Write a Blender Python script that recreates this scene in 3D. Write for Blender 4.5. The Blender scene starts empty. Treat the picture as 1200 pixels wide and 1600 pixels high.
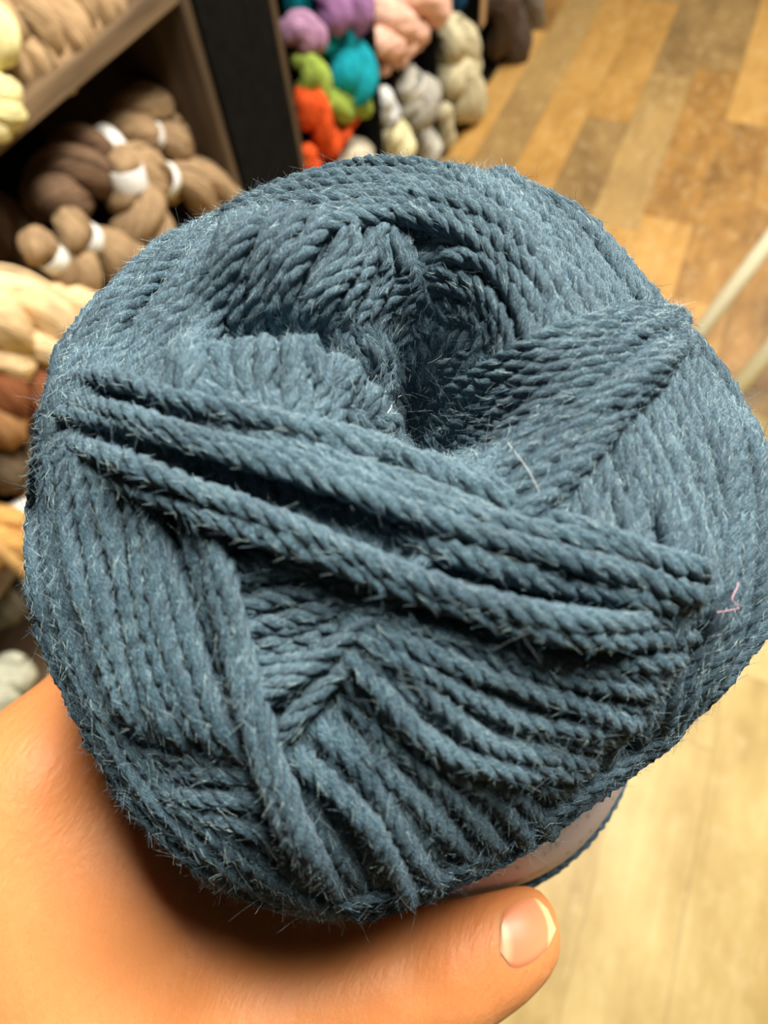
import bpy, math, random
import numpy as np
from mathutils import Matrix, Vector

random.seed(7)
rng = np.random.default_rng(11)
scn = bpy.context.scene
COL = scn.collection

# ------------------------------------------------------------------ camera
FPX = 1018.0                      # focal length in pixels of the 1200x1600 frame
CAM = np.array([0.0, 0.0, 1.35])
Zc = -np.array([88, -610, -1018.0]); Zc /= np.linalg.norm(Zc)
Yc = np.array([900, 1830, -1018.0]); Yc -= Zc * (Yc @ Zc); Yc /= np.linalg.norm(Yc)
Xc = np.cross(Yc, Zc)
ROT = np.array([Xc, Yc, Zc])      # camera coordinates -> world
cd = bpy.data.cameras.new('camera')
cam = bpy.data.objects.new('camera', cd); COL.objects.link(cam)
M = Matrix([list(ROT[i]) + [CAM[i]] for i in range(3)] + [[0, 0, 0, 1]])
cam.matrix_world = M
cd.sensor_fit = 'VERTICAL'; cd.sensor_height = 36.0
cd.lens = FPX / 1600 * 36.0
cd.clip_start = 0.005; cd.clip_end = 50
cd.dof.use_dof = True
cd.dof.focus_distance = 0.088
cd.dof.aperture_fstop = 19.0
scn.camera = cam

# ------------------------------------------------------------------ world, lights, exposure
w = bpy.data.worlds.new('world'); scn.world = w; w.use_nodes = True
bg = w.node_tree.nodes['Background']
bg.inputs[0].default_value = (1.0, 0.86, 0.70, 1); bg.inputs[1].default_value = 0.03
scn.view_settings.view_transform = 'Standard'
scn.view_settings.look = 'None'
scn.view_settings.gamma = 1.0
scn.view_settings.use_curve_mapping = False
scn.view_settings.exposure = 0.0

def area(name, loc, target, sx, sy, power, color):
    l = bpy.data.lights.new(name, 'AREA'); l.shape = 'RECTANGLE'
    l.size = sx; l.size_y = sy; l.energy = power; l.color = color
    o = bpy.data.objects.new(name, l); COL.objects.link(o)
    o.location = loc
    d = Vector(target) - Vector(loc)
    o.rotation_euler = d.to_track_quat('-Z', 'Y').to_euler()
    return o
area('ceiling_lamp', (0.20, 0.70, 2.72), (0.0, 0.1, 1.3), 0.62, 0.55, 98, (1.0, 0.91, 0.78))
area('ceiling_lamp', (0.5, 2.3, 2.72), (-0.2, 2.0, 0.0), 0.7, 0.5, 68, (1.0, 0.90, 0.76))
area('ceiling_lamp', (0.9, 3.8, 2.72), (0.2, 3.2, 0.0), 0.9, 0.6, 50, (1.0, 0.90, 0.76))

# ------------------------------------------------------------------ helpers
def c2w(p):
    p = np.asarray(p, float)
    return p @ ROT.T + CAM
def ray(u, v):
    return ROT @ np.array([u - 600, 800 - v, -FPX])
def at_x(u, v, x):
    d = ray(u, v); return CAM + d * (x / d[0])
def at_z(u, v, z):
    d = ray(u, v); return CAM + d * ((z - CAM[2]) / d[2])
def cp(u, v, d):
    return np.array([(u - 600) / FPX * d, (800 - v) / FPX * d, -d])

def mesh_np(name, V, F, uv=None, smooth=True):
    """V (n,3), F (m,4) quads or (m,3)"""
    me = bpy.data.meshes.new(name)
    V = np.asarray(V, np.float32); F = np.asarray(F, np.int32); k = F.shape[1]
    me.vertices.add(len(V)); me.vertices.foreach_set('co', V.ravel())
    me.loops.add(F.size); me.loops.foreach_set('vertex_index', F.ravel())
    me.polygons.add(len(F))
    me.polygons.foreach_set('loop_start', np.arange(0, F.size, k, dtype=np.int32))
    try: me.polygons.foreach_set('loop_total', np.full(len(F), k, np.int32))
    except Exception: pass
    me.update(calc_edges=True)
    me.polygons.foreach_set('use_smooth', np.full(len(F), smooth, bool))
    if uv is not None:
        l = me.uv_layers.new(name='UVMap')
        l.data.foreach_set('uv', np.asarray(uv, np.float32)[F.ravel()].ravel())
    me.validate()
    return me
def link(name, me, mat=None, parent=None):
    o = bpy.data.objects.new(name, me); COL.objects.link(o)
    if mat: me.materials.append(mat)
    if parent: o.parent = parent
    return o
def tag(o, label=None, cat=None, group=None, kind=None):
    if label: o['label'] = label
    if cat: o['category'] = cat
    if group: o['group'] = group
    if kind: o['kind'] = kind
    return o
def empty(name, loc):
    o = bpy.data.objects.new(name, None); COL.objects.link(o); o.location = loc
    o.empty_display_size = 0.02
    return o
def box(name, x0, x1, y0, y1, z0, z1, mat, parent=None, bev=0.002):
    import bmesh
    bm = bmesh.new(); bmesh.ops.create_cube(bm, size=1)
    off = Vector(parent.location) if parent else Vector((0, 0, 0))
    for v in bm.verts:
        v.co = Vector(((x0 + x1) / 2 + v.co.x * (x1 - x0), (y0 + y1) / 2 + v.co.y * (y1 - y0), (z0 + z1) / 2 + v.co.z * (z1 - z0))) - off
    if bev:
        bmesh.ops.bevel(bm, geom=bm.edges[:], offset=bev, segments=2, affect='EDGES')
    me = bpy.data.meshes.new(name); bm.to_mesh(me); bm.free()
    return link(name, me, mat, parent)

def nodes(name):
    m = bpy.data.materials.new(name); m.use_nodes = True
    nt = m.node_tree; b = nt.nodes['Principled BSDF']
    return m, nt, b
def N(nt, t, **kw):
    n = nt.nodes.new(t)
    for k, v in kw.items():
        if k in n.inputs: n.inputs[k].default_value = v
        else: setattr(n, k, v)
    return n
def mth(nt, op, a, b=None, c=None):
    n = nt.nodes.new('ShaderNodeMath'); n.operation = op
    for i, x in enumerate((a, b, c)):
        if x is None: continue
        if isinstance(x, (int, float)): n.inputs[i].default_value = x
        else: nt.links.new(x, n.inputs[i])
    return n.outputs[0]
def ramp(nt, fac, stops):
    r = nt.nodes.new('ShaderNodeValToRGB')
    e = r.color_ramp.elements
    while len(e) < len(stops): e.new(0.5)
    for x, (p, c) in zip(e, stops): x.position = p; x.color = (*c, 1)
    nt.links.new(fac, r.inputs[0]); return r.outputs[0]
def mapping(nt, src, scale, loc=(0, 0, 0), rot=(0, 0, 0)):
    mp = nt.nodes.new('ShaderNodeMapping'); mp.inputs['Scale'].default_value = scale
    mp.inputs['Location'].default_value = loc; mp.inputs['Rotation'].default_value = rot
    nt.links.new(src, mp.inputs[0]); return mp.outputs[0]
def noise(nt, vec, scale, detail=3, rough=0.55):
    n = N(nt, 'ShaderNodeTexNoise'); n.inputs['Scale'].default_value = scale
    n.inputs['Detail'].default_value = detail; n.inputs['Roughness'].default_value = rough
    nt.links.new(vec, n.inputs['Vector']); return n.outputs['Fac']
def bump(nt, h, b, strength, dist):
    n = N(nt, 'ShaderNodeBump'); n.inputs['Strength'].default_value = strength; n.inputs['Distance'].default_value = dist
    nt.links.new(h, n.inputs['Height']); nt.links.new(n.outputs[0], b.inputs['Normal'])

# ---- materials
def mat_blue(name='blue_wool', dark=(0.006, 0.019, 0.034), mid=(0.040, 0.102, 0.150), light=(0.22, 0.38, 0.48)):
    m, nt, b = nodes(name)
    tc = N(nt, 'ShaderNodeTexCoord')
    v1 = mapping(nt, tc.outputs['UV'], (0.6, 9.0, 1)); n1 = noise(nt, v1, 1.6, 3, 0.7)
    v2 = mapping(nt, tc.outputs['UV'], (1.6, 16.0, 1)); n2 = noise(nt, v2, 1.7, 2, 0.7)
    n3 = noise(nt, tc.outputs['Object'], 70, 2)
    s = mth(nt, 'ADD', mth(nt, 'MULTIPLY', n1, 0.5), mth(nt, 'MULTIPLY', n2, 0.5))
    s = mth(nt, 'ADD', s, mth(nt, 'MULTIPLY', mth(nt, 'SUBTRACT', n3, 0.5), 0.25))
    c = ramp(nt, s, [(0.38, dark), (0.5, mid), (0.62, light)])
    nt.links.new(c, b.inputs['Base Color'])
    b.inputs['Roughness'].default_value = 0.75
    b.inputs['Specular IOR Level'].default_value = 0.25
    b.inputs['Sheen Weight'].default_value = 0.25; b.inputs['Sheen Roughness'].default_value = 0.5
    b.inputs['Sheen Tint'].default_value = (0.6, 0.8, 1, 1)
    bump(nt, s, b, 1.0, 0.0010)
    return m
M_BLUE = mat_blue()
def mat_plain(name, col, rough=0.6, var=0.0, scale=40, spec=0.4):
    m, nt, b = nodes(name)
    tc = N(nt, 'ShaderNodeTexCoord')
    n = noise(nt, tc.outputs['Object'], scale, 3)
    lo = tuple(x * (1 - var) for x in col); hi = tuple(min(1, x * (1 + var)) for x in col)
    nt.links.new(ramp(nt, n, [(0.3, lo), (0.7, hi)]), b.inputs['Base Color'])
    b.inputs['Roughness'].default_value = rough; b.inputs['Specular IOR Level'].default_value = spec
    return m
def mat_hank(name, col, var=0.3):
    m, nt, b = nodes(name)
    tc = N(nt, 'ShaderNodeTexCoord')
    v1 = mapping(nt, tc.outputs['UV'], (1.0, 26.0, 1)); n1 = noise(nt, v1, 1.5, 2, 0.6)
    n2 = noise(nt, tc.outputs['Object'], 60, 3)
    s = mth(nt, 'ADD', mth(nt, 'MULTIPLY', n1, 0.65), mth(nt, 'MULTIPLY', n2, 0.35))
    lo = tuple(x * (1 - var) for x in col); hi = tuple(min(1, x * (1 + var)) for x in col)
    nt.links.new(ramp(nt, s, [(0.35, lo), (0.65, hi)]), b.inputs['Base Color'])
    b.inputs['Roughness'].default_value = 0.9; b.inputs['Specular IOR Level'].default_value = 0.1
    bump(nt, n1, b, 1.0, 0.004)
    return m
def mat_wood(name, a, c, rough=0.5, axis='Y'):
    m, nt, b = nodes(name)
    tc = N(nt, 'ShaderNodeTexCoord')
    sc = {'Y': (14, 1.2, 14), 'Z': (14, 14, 1.2), 'X': (1.2, 14, 14)}[axis]
    n1 = noise(nt, mapping(nt, tc.outputs['Object'], sc), 3, 5, 0.6)
    nt.links.new(ramp(nt, n1, [(0.3, a), (0.7, c)]), b.inputs['Base Color'])
    b.inputs['Roughness'].default_value = rough
    bump(nt, n1, b, 0.3, 0.002)
    return m
M_SHELF = mat_wood('rustic_brown_wood', (0.075, 0.050, 0.030), (0.21, 0.145, 0.085))
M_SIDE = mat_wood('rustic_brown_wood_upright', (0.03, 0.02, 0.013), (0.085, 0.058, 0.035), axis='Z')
M_BLACK = mat_plain('matt_black_paint', (0.005, 0.005, 0.005), 0.8, 0.3, spec=0.05)
M_CREAM = mat_plain('cream_enamel', (0.86, 0.84, 0.62), 0.35, 0.04)
M_BAND = mat_plain('white_paper', (0.78, 0.80, 0.80), 0.7, 0.05)
M_WALL = mat_plain('dark_wall_paint', (0.10, 0.09, 0.08), 0.9, 0.1)

def mat_floor():
    m, nt, b = nodes('distressed_plank_floor')
    g = N(nt, 'ShaderNodeNewGeometry')
    sp = N(nt, 'ShaderNodeSeparateXYZ'); nt.links.new(g.outputs['Position'], sp.inputs[0])
    X, Y = sp.outputs[0], sp.outputs[1]
    fx = mth(nt, 'DIVIDE', mth(nt, 'ADD', X, 10.0 - 0.005), 0.155)
    ix = mth(nt, 'FLOOR', fx); fr = mth(nt, 'FRACT', fx)
    h = mth(nt, 'FRACT', mth(nt, 'MULTIPLY', mth(nt, 'SINE', mth(nt, 'MULTIPLY', ix, 12.9898)), 43758.5))
    fy = mth(nt, 'ADD', mth(nt, 'DIVIDE', Y, 0.95), mth(nt, 'MULTIPLY', h, 7.0))
    iy = mth(nt, 'FLOOR', fy); fry = mth(nt, 'FRACT', fy)
    cx = N(nt, 'ShaderNodeCombineXYZ'); nt.links.new(ix, cx.inputs[0]); nt.links.new(iy, cx.inputs[1])
    wn = N(nt, 'ShaderNodeTexWhiteNoise'); wn.noise_dimensions = '2D'; nt.links.new(cx.outputs[0], wn.inputs['Vector'])
    rnd = wn.outputs['Value']
    # grain
    off = N(nt, 'ShaderNodeCombineXYZ'); nt.links.new(mth(nt, 'MULTIPLY', rnd, 30.0), off.inputs[2])
    va = N(nt, 'ShaderNodeVectorMath'); va.operation = 'ADD'
    nt.links.new(g.outputs['Position'], va.inputs[0]); nt.links.new(off.outputs[0], va.inputs[1])
    gr = noise(nt, mapping(nt, va.outputs[0], (24, 1.6, 1)), 2.0, 5, 0.65)
    bl = noise(nt, mapping(nt, va.outputs[0], (5, 2.4, 1)), 1.7, 4, 0.6)
    sc = noise(nt, mapping(nt, va.outputs[0], (9, 4, 1)), 4.0, 5, 0.75)
    t = mth(nt, 'ADD', mth(nt, 'MULTIPLY', rnd, 0.26), mth(nt, 'ADD', mth(nt, 'MULTIPLY', gr, 0.18), mth(nt, 'MULTIPLY', bl, 0.62)))
    warm = ramp(nt, t, [(0.32, (0.22, 0.115, 0.035)), (0.46, (0.38, 0.205, 0.055)), (0.60, (0.50, 0.285, 0.080)), (0.80, (0.62, 0.38, 0.125))])
    grey = ramp(nt, t, [(0.32, (0.20, 0.125, 0.050)), (0.5, (0.32, 0.205, 0.080)), (0.80, (0.48, 0.32, 0.12))])
    # some boards are the greyer variety
    pick = mth(nt, 'GREATER_THAN', mth(nt, 'FRACT', mth(nt, 'MULTIPLY', rnd, 7.31)), 0.66)
    mx = N(nt, 'ShaderNodeMix', data_type='RGBA'); nt.links.new(pick, mx.inputs[0])
    nt.links.new(warm, mx.inputs[6]); nt.links.new(grey, mx.inputs[7])
    # the boards on the near side are paler and yellower
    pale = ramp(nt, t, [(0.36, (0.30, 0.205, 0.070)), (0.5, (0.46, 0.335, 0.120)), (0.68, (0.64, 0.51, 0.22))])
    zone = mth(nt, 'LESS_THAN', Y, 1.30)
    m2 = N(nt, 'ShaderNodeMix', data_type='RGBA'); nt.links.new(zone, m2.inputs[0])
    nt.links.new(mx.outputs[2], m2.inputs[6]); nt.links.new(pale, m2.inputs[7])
    # pale scuffs
    sf = mth(nt, 'MULTIPLY', mth(nt, 'MULTIPLY', mth(nt, 'MAXIMUM', mth(nt, 'SUBTRACT', sc, 0.52), 0.0), 4.0), 0.5)
    m3 = N(nt, 'ShaderNodeMix', data_type='RGBA'); nt.links.new(sf, m3.inputs[0])
    nt.links.new(m2.outputs[2], m3.inputs[6]); m3.inputs[7].default_value = (0.74, 0.60, 0.34, 1)
    # seams
    e1 = mth(nt, 'LESS_THAN', mth(nt, 'MINIMUM', fr, mth(nt, 'SUBTRACT', 1.0, fr)), 0.014)
    e2 = mth(nt, 'LESS_THAN', mth(nt, 'MINIMUM', fry, mth(nt, 'SUBTRACT', 1.0, fry)), 0.003)
    seam = mth(nt, 'MAXIMUM', e1, e2)
    m4 = N(nt, 'ShaderNodeMix', data_type='RGBA'); nt.links.new(mth(nt, 'MULTIPLY', seam, 0.22), m4.inputs[0])
    nt.links.new(m3.outputs[2], m4.inputs[6]); m4.inputs[7].default_value = (0.10, 0.06, 0.03, 1)
    nt.links.new(m4.outputs[2], b.inputs['Base Color'])
    b.inputs['Roughness'].default_value = 0.42; b.inputs['Specular IOR Level'].default_value = 0.35
    bump(nt, mth(nt, 'SUBTRACT', gr, seam), b, 0.15, 0.002)
    return m
M_FLOOR = mat_floor()

def mat_skin():
    m, nt, b = nodes('skin')
    tc = N(nt, 'ShaderNodeTexCoord')
    n1 = noise(nt, tc.outputs['Object'], 45, 3)
    n2 = noise(nt, mapping(nt, tc.outputs['Object'], (1, 1, 1), rot=(0.4, 0.3, 0.9)), 900, 3, 0.7)
    n3 = noise(nt, mapping(nt, tc.outputs['Object'], (900, 260, 400), rot=(0.5, 0.2, 0.7)), 1.0, 3, 0.6)
    nt.links.new(ramp(nt, n1, [(0.3, (0.56, 0.215, 0.075)), (0.7, (0.61, 0.265, 0.10))]), b.inputs['Base Color'])
    b.inputs['Roughness'].default_value = 0.5; b.inputs['Specular IOR Level'].default_value = 0.3
    b.inputs['Subsurface Weight'].default_value = 0.6
    b.inputs['Subsurface Radius'].default_value = (1.0, 0.35, 0.15)
    b.inputs['Subsurface Scale'].default_value = 0.007
    s = mth(nt, 'ADD', mth(nt, 'MULTIPLY', n2, 0.4), n3)
    bump(nt, s, b, 0.5, 0.0006)
    return m
M_SKIN = mat_skin()

# ------------------------------------------------------------------ room
def struct(o): o['kind'] = 'structure'; return o
struct(box('floor', -1.35, 4.0, -3.0, 7.0, -0.06, 0.0, M_FLOOR, bev=0))
struct(box('wall_left', -1.40, -1.30, -3.0, 7.0, 0.0, 2.8, M_WALL, bev=0))

struct(box('wall_far', -1.40, 4.0, 7.0, 7.1, 0.0, 2.8, M_WALL, bev=0))
struct(box('wall_near', -1.40, 4.0, -3.1, -3.0, 0.0, 2.8, M_WALL, bev=0))
FX = -0.775   # front plane of the shelving
# near unit with brown wooden boards
u1 = tag(empty('shelf_unit', (FX - 0.24, 0.2, 0)), 'brown rustic wood shelving unit at left holding natural brown and cream hanks', 'shelf')
for z0, z1 in ((0.05, 0.08), (0.455, 0.485), (0.925, 0.952), (1.39, 1.42)):
    box('shelf_board', FX - 0.45, FX, -0.90, 0.938, z0, z1, M_SHELF, u1)
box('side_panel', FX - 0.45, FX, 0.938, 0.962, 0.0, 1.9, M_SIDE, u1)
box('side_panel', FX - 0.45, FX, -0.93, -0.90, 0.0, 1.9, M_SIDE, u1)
box('back_panel', FX - 0.47, FX - 0.451, -0.93, 0.962, 0.0, 1.9, M_BLACK, u1)
struct(box('trim_1', FX - 0.46, FX + 0.005, 0.964, 1.176, 0.0, 2.2, M_BLACK))
# far unit of black cubbies
u2 = tag(empty('shelf_unit', (FX - 0.24, 2.4, 0)), 'black divided shelving unit beyond the post, full of coloured hanks', 'shelf')
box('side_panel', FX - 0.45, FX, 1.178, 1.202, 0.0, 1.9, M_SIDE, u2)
for y in (1.598, 2.012, 2.43, 2.85, 3.27, 3.69):
    box('divider', FX - 0.45, FX, y - 0.01, y + 0.01, 0.0, 1.9, M_BLACK, u2)
for z in (0.02, 0.9, 1.4):
    box('shelf_board', FX - 0.45, FX - 0.02, 1.204, 3.69, z, z + 0.025, M_BLACK, u2)
box('back_panel', FX - 0.47, FX - 0.451, 1.178, 3.7, 0.0, 1.9, M_BLACK, u2)
box('tan_strip', FX + 0.001, FX + 0.006, 2.405, 2.455, 0.285, 0.62, mat_plain('plain_tan', (0.42, 0.27, 0.13), 0.8, 0.05), u2, bev=0.001)  # thin tan strip over the front edge of one divider

# ------------------------------------------------------------------ twisted hanks on the shelves
def hank_mesh(L, w, r, turns, seed, band=None):
    g = np.random.default_rng(seed)
    nt_, ns = 150, 28
    t = np.linspace(0, 2 * np.pi, nt_, endpoint=False)
    hl = L / 2 - r
    x = hl * np.cos(t); yy = w * np.sign(np.sin(t)) * np.abs(np.sin(t)) ** 0.6
    ang = turns * np.pi * x / hl + g.uniform(0, 6)
    P = np.stack([x, yy * np.cos(ang), yy * np.sin(ang)], 1)
    ph = g.uniform(0, 6, 4)
    rr = r * (1 + 0.10 * np.sin(3 * t + ph[0]) + 0.06 * np.sin(7 * t + ph[1]))
    T = np.roll(P, -1, 0) - np.roll(P, 1, 0); T /= np.linalg.norm(T, axis=1)[:, None]
    Nn = np.zeros_like(P); v = np.array([0, 0, 1.0])
    for i in range(nt_):
        v = v - T[i] * (v @ T[i]); v /= np.linalg.norm(v); Nn[i] = v
    B = np.cross(T, Nn)
    a = np.linspace(0, 2 * np.pi, ns, endpoint=False)
    flute = 1 + 0.045 * np.cos(7 * a[None, :] + 9 * t[:, None]) + 0.03 * np.cos(4 * a[None, :] - 5 * t[:, None] + ph[2])
    V = P[:, None, :] + (rr[:, None] * flute)[:, :, None] * (np.cos(a)[None, :, None] * Nn[:, None, :] + np.sin(a)[None, :, None] * B[:, None, :])
    i = np.arange(nt_)[:, None]; j = np.arange(ns)[None, :]
    i2 = (i + 1) % nt_; j2 = (j + 1) % ns
    F = np.stack([i * ns + j, i * ns + j2, i2 * ns + j2, i2 * ns + j], -1).reshape(-1, 4)
    uv = np.stack(np.broadcast_arrays(t[:, None] * 3, a[None, :] / 6.2832 + t[:, None] * .35), -1).reshape(-1, 2)
    V = V.reshape(-1, 3)
    if band is not None:
        V[:, 1:] *= (1 - .48 * np.exp(-((V[:, 0] - band * L / 2) / .026) ** 2))[:, None]
    return mesh_np('hank_yarn', V, F, uv)
def band_mesh(rad_y, rad_z, wdt):
    a = np.linspace(0, 2 * np.pi, 40, endpoint=False); rows = []
    for (s, k) in ((-1, 1.0), (-0.9, 1.03), (0.9, 1.03), (1, 1.0), (0.9, 0.97), (-0.9, 0.97)):
        rows.append(np.stack([np.full(40, s * wdt / 2), rad_y * k * np.cos(a), rad_z * k * np.sin(a)], 1))
    V = np.array(rows).reshape(-1, 3); F = []
    for q in range(6):
        for j in range(40):
            F.append((q * 40 + j, q * 40 + (j + 1) % 40, ((q + 1) % 6) * 40 + (j + 1) % 40, ((q + 1) % 6) * 40 + j))
    return mesh_np('paper_band', V, F)
HM = {}
def hmat(key, col):
    if key not in HM: HM[key] = mat_hank(key + '_wool', col)
    return HM[key]
def hank(p, q, w, r, turns, mat, label, group=None, band=None, seed=0, name='yarn_hank', bw=0.025):
    """p, q: world end points"""
    p = np.array(p); q = np.array(q); c = (p + q) / 2; L = np.linalg.norm(q - p)
    e = empty(name, c); x = Vector((q - p) / L)
    z = Vector((0.3, 0, 1)); y = z.cross(x).normalized(); z = x.cross(y)
    e.matrix_world = Matrix([[x[i], y[i], z[i], c[i]] for i in range(3)] + [[0, 0, 0, 1]])
    link('twisted_yarn', hank_mesh(L, w, r, turns, seed, band), mat, e)
    if band is not None:
        b = link('paper_band', band_mesh((w + r) * 0.52, (w + r) * 0.52, bw), M_BAND, e); b.location = (band * L / 2, 0, 0)
        b['label'] = 'white paper band'
    if group is None: group = 'coloured hanks in the black compartments' if seed > 30 else 'hanks at the left edge below the brown pile'
    tag(e, label, 'yarn', group)
    return e
def hpx(u1, v1, u2, v2, x, *a, x2=None, **k):
    return hank(at_x(u1, v1, x), at_x(u2, v2, x if x2 is None else x2), *a, **k)
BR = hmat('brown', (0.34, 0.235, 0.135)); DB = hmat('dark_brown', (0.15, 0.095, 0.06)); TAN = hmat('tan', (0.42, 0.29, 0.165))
CRM = hmat('cream', (0.78, 0.58, 0.34)); RUST = hmat('rust', (0.26, 0.10, 0.045)); GOLD = hmat('golden', (0.62, 0.36, 0.12))
GB = 'brown hanks piled in the open left compartment'
X1 = -0.86
hpx(248, 140, 165, 262, X1 - .02, .020, .026, 1.2, BR, 'brown hank standing highest in the pile, tip pointing up', GB, band=None, seed=1)
hpx(205, 205, 365, 238, X1, .024, .026, 1.0, BR, 'brown hank at the right of the pile beside the wooden side panel', GB, band=-0.72, seed=2)
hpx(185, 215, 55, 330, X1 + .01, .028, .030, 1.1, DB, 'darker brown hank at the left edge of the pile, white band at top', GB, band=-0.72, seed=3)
hpx(170, 255, 365, 312, X1 + .05, .026, .028, 1.1, BR, 'brown hank lying across the pile just above the blue ball', GB, band=-0.25, seed=4, bw=.018)
hpx(188, 240, 240, 415, X1 + .07, .026, .027, 1.0, BR, 'brown hank hanging down from the middle of the pile with a white band', GB, band=-0.62, seed=5, bw=.033)
hpx(90, 345, 232, 432, X1 + .07, .022, .024, 1.0, BR, 'brown hank low in the pile next to the dark blue ball', GB, band=-0.45, seed=6)
hpx(40, 375, 150, 450, X1 + .065, .020, .022, 1.0, BR, 'brown hank partly under the cream hank, white band showing', GB, band=-0.35, seed=7)
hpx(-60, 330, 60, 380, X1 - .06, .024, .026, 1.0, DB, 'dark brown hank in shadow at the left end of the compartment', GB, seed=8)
# cream and rust hanks lower left
hpx(-130, 480, 172, 500, -.79, .030, .032, 1.3, CRM, 'large cream hank with a soft twist below the brown pile', 'hanks at the left edge below the brown pile', seed=9)
hpx(-40, 560, 150, 540, -.775, .018, .020, 1.0, CRM, 'thin cream hank tucked between the large cream hank and the blue ball', 'hanks at the left edge below the brown pile', seed=10)
hpx(-90, 590, 95, 625, -.80, .028, .030, 1.1, RUST, 'reddish brown hank directly under the cream hanks', seed=11)
hpx(-110, 655, 40, 650, -.80, .024, .024, 1.1, hmat('camel', (0.40, 0.22, 0.10)), 'camel coloured hank below the reddish brown hank', seed=12)
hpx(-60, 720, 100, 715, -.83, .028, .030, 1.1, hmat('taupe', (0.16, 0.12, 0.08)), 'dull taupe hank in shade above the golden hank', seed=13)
hpx(90, 770, -60, 880, -.80, .026, .030, 1.0, GOLD, 'golden hank with a broad white band at the left edge', band=-0.25, seed=14, bw=.028)
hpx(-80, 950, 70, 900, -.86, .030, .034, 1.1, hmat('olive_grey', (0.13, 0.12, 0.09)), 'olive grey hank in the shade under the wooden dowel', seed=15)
hpx(-70, 1130, 40, 1030, -.80, .024, .026, 1.0, hmat('silver', (0.50, 0.52, 0.42)), 'pale silver grey hank lowest at the left, above the hand', seed=16)
# wooden dowel lying below the golden hank
def tube(name, p, q, r0, r1, mat, parent=None, n=20):
    p = np.array(p, float); q = np.array(q, float); T = (q - p) / np.linalg.norm(q - p)
    A = np.cross(T, [0.3, 0.5, 0.8]); A /= np.linalg.norm(A); B = np.cross(T, A)
    a = np.linspace(0, 2 * np.pi, n, endpoint=False)
    rows = []
    for s, k in ((0, 0.02), (0, 0.8), (0.01, 1), (0.5, 1), (0.99, 1), (1, 0.8), (1, 0.02)):
        r = (r0 + (r1 - r0) * s) * k
        rows.append(p + (q - p) * s + r * (np.cos(a)[:, None] * A + np.sin(a)[:, None] * B))
    V = np.concatenate(rows)
    if parent is not None: V = V - np.array(parent.location)
    F = [(i * n + j, i * n + (j + 1) % n, (i + 1) * n + (j + 1) % n, (i + 1) * n + j) for i in range(6) for j in range(n)]
    return link(name, mesh_np(name, V, F), mat, parent)
d = tube('wooden_dowel', at_x(-40, 828, -.725), at_x(75, 926, -.725), .010, .010, mat_wood('pale_wood', (0.55, 0.33, 0.13), (0.72, 0.46, 0.2), axis='X'))
tag(d, 'pale golden wooden dowel slanting below the golden hank', 'dowel')
# upper shelf
GT = 'tan hanks on the upper wooden shelf'
XS = -.83
hpx(-30, 15, 150, 60, XS, .027, .026, 1.3, TAN, 'tan hank on the upper shelf with a dark gap in its twist', GT, seed=21)
hpx(60, -20, 185, 20, XS - .0, .024, .024, 1.2, TAN, 'tan hank at the far right end of the upper wooden shelf', GT, seed=22)
hpx(-10, 85, 110, 95, XS, .023, .022, 1.2, TAN, 'tan hank in front on the upper shelf, at the shelf edge', GT, seed=23)
hpx(-20, -50, 110, -30, XS - .06, .026, .026, 1.2, TAN, 'tan hank behind the others on the upper shelf', GT, seed=24)
hpx(-60, 20, 10, 80, XS + .02, .020, .022, 1.0, hmat('pale_yellow', (0.72, 0.66, 0.34)), 'pale yellow hank at the left end of the upper shelf, higher than its neighbour', seed=25)
hpx(8, 118, -30, 215, XS + .05, .016, .018, 1.0, hmat('pale_yellow', (0.72, 0.66, 0.34)), 'pale yellow hank drooping over the upper shelf edge', seed=26)
# coloured column 1
X2 = -.80
PUR = hmat('purple', (0.33, 0.17, 0.38)); MAU = hmat('mauve', (0.40, 0.23, 0.38)); TEAL = hmat('teal', (0.01, 0.30, 0.38)); GRN = hmat('green', (0.30, 0.42, 0.08)); ORG = hmat('orange', (0.68, 0.09, 0.02))
hpx(505, -18, 560, 28, X2, .034, .034, .6, PUR, 'purple hank at the top of the coloured column', seed=31)
hpx(447, 40, 498, 72, X2 - .01, .020, .024, .6, MAU, 'mauve hank beside the black post, above the green hanks', seed=32)
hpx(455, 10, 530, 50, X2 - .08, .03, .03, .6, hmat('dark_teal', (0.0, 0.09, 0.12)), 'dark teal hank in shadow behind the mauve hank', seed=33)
hpx(505, 45, 548, 80, X2 - .02, .024, .026, .6, TEAL, 'teal hank under the purple one, the smaller upper one', seed=34)
hpx(530, 72, 556, 158, X2, .034, .036, .7, TEAL, 'big teal hank bulging between mauve and green hanks', seed=35)
hpx(468, 82, 500, 160, X2, .027, .019, .55, GRN, 'green looped hank below the mauve hank', seed=36)
hpx(497, 160, 572, 168, X2 + .01, .017, .022, .7, GRN, 'small green hank lying under the teal hank', seed=37)
hpx(470, 140, 518, 240, X2 + .005, .016, .026, .8, ORG, 'orange red hank running down below the green loop', seed=38)
hpx(552, 178, 505, 235, X2 - .005, .012, .021, .8, ORG, 'orange red hank slanting up to the right', seed=39)
hpx(478, 228, 492, 300, X2 + .01, .010, .020, .8, ORG, 'orange red hank lowest beside the black post', seed=40)
hpx(528, 262, 575, 240, X2 - .02, .022, .030, .6, hmat('ecru', (0.62, 0.58, 0.45)), 'off white hank at the bottom of the coloured column', seed=41)
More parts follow.
